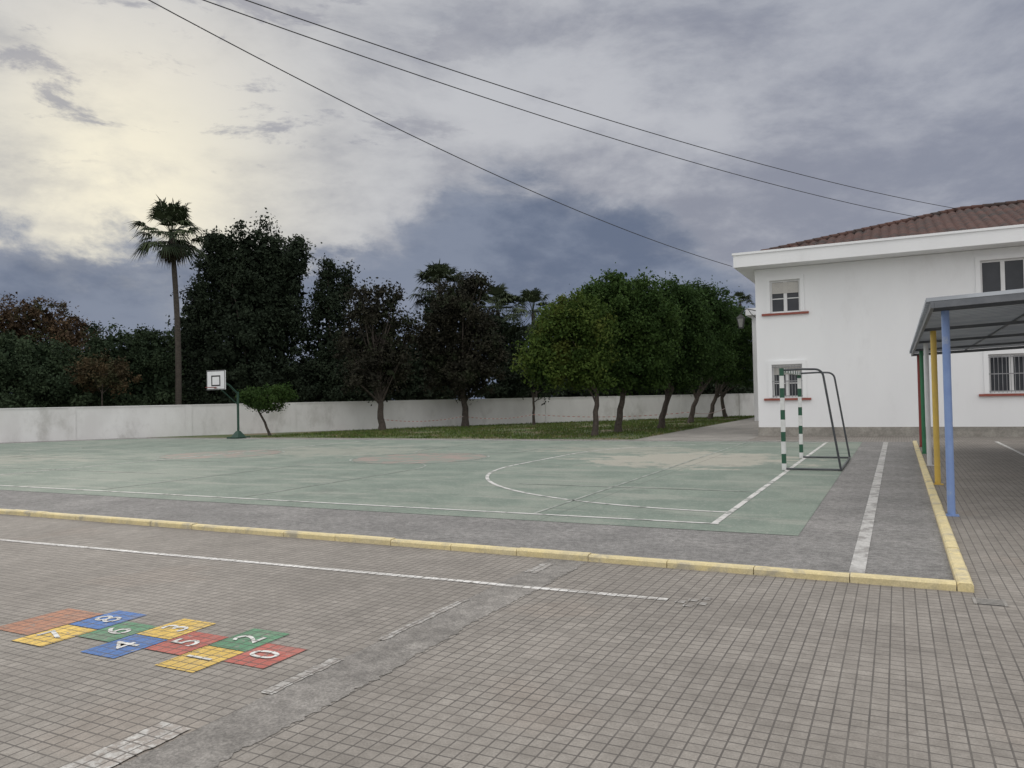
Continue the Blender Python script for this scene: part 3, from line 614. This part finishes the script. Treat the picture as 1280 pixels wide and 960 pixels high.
# palms
def palm(label, px_base, top, d, R, nf, tr, skirt=True):
    b=Vector(gd(px_base,d)); t=P(top[0],top[1],d); root=empty('palm_tree',b,label,'palm tree')
    n=14; pts=[]; rr=[]
    for i in range(n+1):
        s=i/n; p=b.lerp(t,s)+rh*(.18*math.sin(s*3.1)); pts.append(p); rr.append(tr*(1.3-.35*s+(.06 if i%2 else 0)) if i else tr*1.6)
    MB().tube(pts,rr,10).build('trunk',M_palmbark,root)
    def fronds(name, els, mat, Rk, droop):
        vs=[]; fs=[]; sh=[]
        for q,el in enumerate(els):
            az=q*2.39996+random.uniform(-.3,.3); di=Vector((math.cos(az)*math.cos(el),math.sin(az)*math.cos(el),math.sin(el)))
            pet=R*Rk*random.uniform(.42,.7); side=di.cross(Z)
            side = side.normalized() if side.length>.1 else Vector((1,0,0))
            upv=side.cross(di).normalized(); c=t+di*pet-Z*(droop*.25*pet); shade=random.random()
            i0=len(vs); w=.02; vs+= [t-side*w,t+side*w,c+side*w,c-side*w]; fs.append((i0,i0+1,i0+2,i0+3)); sh+=[shade]*4
            nb=18
            for k in range(nb):
                an=(k/(nb-1)-.5)*2.4; dirb=(di*math.cos(an)+side*math.sin(an)).normalized(); L_=R*Rk*random.uniform(.44,.64)*(1-.2*abs(an)/1.5)
                per=dirb.cross(upv).normalized()*(.03*R/1.6)
                m=c+dirb*L_*.5+upv*.02; e=m+dirb*L_*.42-Z*(L_*(.1+droop*.75)*random.uniform(.5,1.3))
                i0=len(vs); vs+=[c,m-per,m+per,e]; fs+=[(i0,i0+1,i0+2),(i0+1,i0+3,i0+2)]; sh+=[min(1,max(0,shade+random.uniform(-.2,.2)))]*4
        off=wloc(root); me=bpy.data.meshes.new(name); me.from_pydata([tuple(Vector(v)-off) for v in vs],[],fs)
        me.attributes.new('shade','FLOAT','POINT').data.foreach_set('value',sh); me.materials.append(mat)
        o=bpy.data.objects.new(name,me); COL.objects.link(o); o.parent=root
    fronds('crown',[random.uniform(-.65,1.4) for _ in range(nf)],L_palm,1,.4)
    if skirt: fronds('dead_fronds',[random.uniform(-1.4,-.95) for _ in range(int(nf*.17))],L_dead,.65,.6)
palm('tall fan palm rising above everything at left beyond the wall',222,(214,292),44,2.2,54,.135)
palm('fan palm top showing behind the forked brown tree',552,(549,362),55,2.3,50,.15)
palm('fan palm right of the forked brown tree beyond the wall',625,(622,388),57,2.4,50,.15)
palm('small fan palm left of the yellowish round tree beyond the wall',666,(666,392),53,2.1,46,.13)
palm('distant small palm top beside the left corner of the school building',925,(925,380),75,1.5,34,.15,False)
# ------------------------------------------------------------------ barrier tape
m,nt,b=newmat('red_white_barrier_tape'); sp=nt.node('ShaderNodeSeparateXYZ',{0:nt.pos()})
f=nt.m('GREATER_THAN',nt.m('FRACT',nt.m('MULTIPLY',nt.m('ADD',sp.outputs[0],sp.outputs[1]),2.9)),.5); nt.put(b.inputs['Base Color'],nt.mix(f,(.55,.53,.51),(.4,.16,.13))); M_tape=m
tp=[Vector(gd(477,41.5)),Vector(gd(581,44.6)),Vector(gd(667,45.5)),G(863,529),G(907,522)]
mb=MB()
for i in range(len(tp)-1):
    a=tp[i]; b=tp[i+1]; vs=[]
    for j in range(13):
        s=j/12; p=a.lerp(b,s); z=.6-.25*4*s*(1-s)*.8
        vs+= [(p.x,p.y-.15,z),(p.x+.01*math.sin(j),p.y-.15,z+.038)]
    mb.add(vs,[(2*j,2*j+2,2*j+3,2*j+1) for j in range(12)])
tag(mb.build('barrier_tape',M_tape),'red and white barrier tape strung between tree trunks over the grass','barrier tape')
# ------------------------------------------------------------------ sky and sun
SA=math.radians(53.5); SE=math.radians(14)
sdir=Vector((-math.sin(SA)*math.cos(SE),math.cos(SA)*math.cos(SE),math.sin(SE)))
w=bpy.data.worlds.new('World'); S.world=w; w.use_nodes=True; nt=NT(w.node_tree); nt.n.clear()
Dv=nt.node('ShaderNodeTexCoord').outputs['Generated']
sp=nt.node('ShaderNodeSeparateXYZ',{0:Dv}); x,y,z=sp.outputs
hl=nt.m('SQRT',nt.m('ADD',nt.m('MULTIPLY',x,x),nt.m('MULTIPLY',y,y)))
te=nt.m('DIVIDE',z,nt.m('MAXIMUM',hl,.01))
fx=nt.vm('DOT_PRODUCT',Dv,tuple(rh)); fy=nt.vm('DOT_PRODUCT',Dv,tuple(fh))
az=nt.m('ARCTAN2',fx,fy)
zz=nt.m('ADD',nt.m('MAXIMUM',z,0.0),.2)
pl=nt.node('ShaderNodeCombineXYZ',{0:nt.m('DIVIDE',fx,zz),1:nt.m('DIVIDE',fy,zz),2:0.0}).outputs[0]
ae=nt.node('ShaderNodeCombineXYZ',{0:az,1:nt.m('MULTIPLY',te,1.9),2:0.3}).outputs[0]
n1=nt.noise(pl,.9,8.0,.6,.2); n1b=nt.noise(nt.vm('ADD',pl,(7.3,2.1,0)),2.1,8.0,.62,.2); n2=nt.noise(ae,5.2,8.0,.62,.2); n3=nt.noise(nt.vm('ADD',ae,(3.1,5.2,0)),4.2,8.0,.6,.15)
n4=nt.noise(nt.vm('ADD',ae,(9.1,1.2,0)),3.4,8.0,.62,.2)
base=nt.m('ADD',nt.m('ADD',nt.m('MULTIPLY',n1,.35),nt.m('MULTIPLY',n1b,.22)),nt.m('MULTIPLY',n4,.43))
f=nt.smooth(base,.42,.57)
col=nt.mix(f,(.262,.278,.34),(.49,.502,.545))
col=nt.mix(nt.smooth(az,.1,.6,0,.55),col,nt.mix(f,(.24,.265,.34),(.345,.368,.435)))
dt=nt.m('MAXIMUM',nt.vm('DOT_PRODUCT',Dv,tuple(sdir)),0.0)
glow=nt.m('POWER',dt,75.0); wide=nt.m('POWER',dt,10.0)
col=nt.mix(nt.m('MULTIPLY',nt.m('MULTIPLY',wide,.62),nt.smooth(base,.38,.52,.4,1.0)),col,(.64,.638,.625))
gf=nt.m('MULTIPLY',glow,nt.smooth(base,.38,.52,.45,.95))
col=nt.mix(gf,col,(.97,.9,.71))
# dark scraps crossing the bright part
ws=nt.smooth(nt.noise(nt.vm('MULTIPLY',ae,(1,1.3,1)),6.2,8.0,.66,.25),.515,.62,0,.75)
col=nt.mix(nt.m('MULTIPLY',nt.m('MULTIPLY',ws,nt.smooth(az,.1,-.2)),nt.smooth(te,.24,.33)),col,(.31,.318,.368))
# low slate banks
cr=nt.n.new('ShaderNodeValToRGB'); cr.color_ramp.interpolation='B_SPLINE'
nt.put(cr.inputs[0],nt.m('DIVIDE',nt.m('ADD',az,.75),1.5))
ths=[(-.75,.21),(-.587,.215),(-.5,.22),(-.437,.21),(-.38,.185),(-.3,.185),(-.254,.2),(-.145,.23),(-.06,.275),(.0,.285),(.104,.265),(.2,.255),(.27,.215),(.33,.13),(.4,.1),(.75,.12)]
els=cr.color_ramp.elements
while len(els)<len(ths): els.new(.5)
for e,(p_,v_) in zip(els,ths): e.position=(p_+.75)/1.5; e.color=(v_,v_,v_,1)
thr=nt.node('ShaderNodeSeparateColor',{0:cr.outputs[0]}).outputs[0]
dlt=nt.m('SUBTRACT',nt.m('ADD',thr,nt.m('MULTIPLY',nt.m('SUBTRACT',n2,.48),.24)),te)
low=nt.smooth(dlt,-.012,.03)
lowc=nt.mix(nt.smooth(n3,.4,.6),(.13,.163,.24),(.215,.25,.33))
lowc=nt.mix(nt.smooth(dlt,.0,.06,.4,0),lowc,(.42,.435,.48))
col=nt.mix(nt.m('MULTIPLY',low,nt.smooth(n4,.36,.5,.85,.97)),col,lowc)
# unseen sky overhead and behind, brightened and made neutral to light ground and facade
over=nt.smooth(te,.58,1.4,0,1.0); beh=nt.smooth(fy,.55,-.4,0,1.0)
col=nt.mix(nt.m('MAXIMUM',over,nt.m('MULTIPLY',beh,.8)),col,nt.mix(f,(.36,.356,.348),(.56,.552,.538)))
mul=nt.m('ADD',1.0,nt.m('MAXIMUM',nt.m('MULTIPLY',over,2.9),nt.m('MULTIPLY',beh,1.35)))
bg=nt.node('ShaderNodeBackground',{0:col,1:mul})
sky=nt.node('ShaderNodeTexSky',sky_type='NISHITA',sun_disc=False,sun_elevation=SE,sun_rotation=-SA)
bg2=nt.node('ShaderNodeBackground',{0:sky.outputs[0],1:.08})
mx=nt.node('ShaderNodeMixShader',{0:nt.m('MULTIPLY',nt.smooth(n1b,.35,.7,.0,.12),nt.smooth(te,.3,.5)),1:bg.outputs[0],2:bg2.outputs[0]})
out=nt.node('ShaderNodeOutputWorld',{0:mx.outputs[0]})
su=bpy.data.lights.new('sun','SUN'); su.energy=.7; su.angle=math.radians(14); su.color=(1,.93,.82)
so=bpy.data.objects.new('sun',su); COL.objects.link(so); so.rotation_euler=(-sdir).to_track_quat('-Z','Y').to_euler()
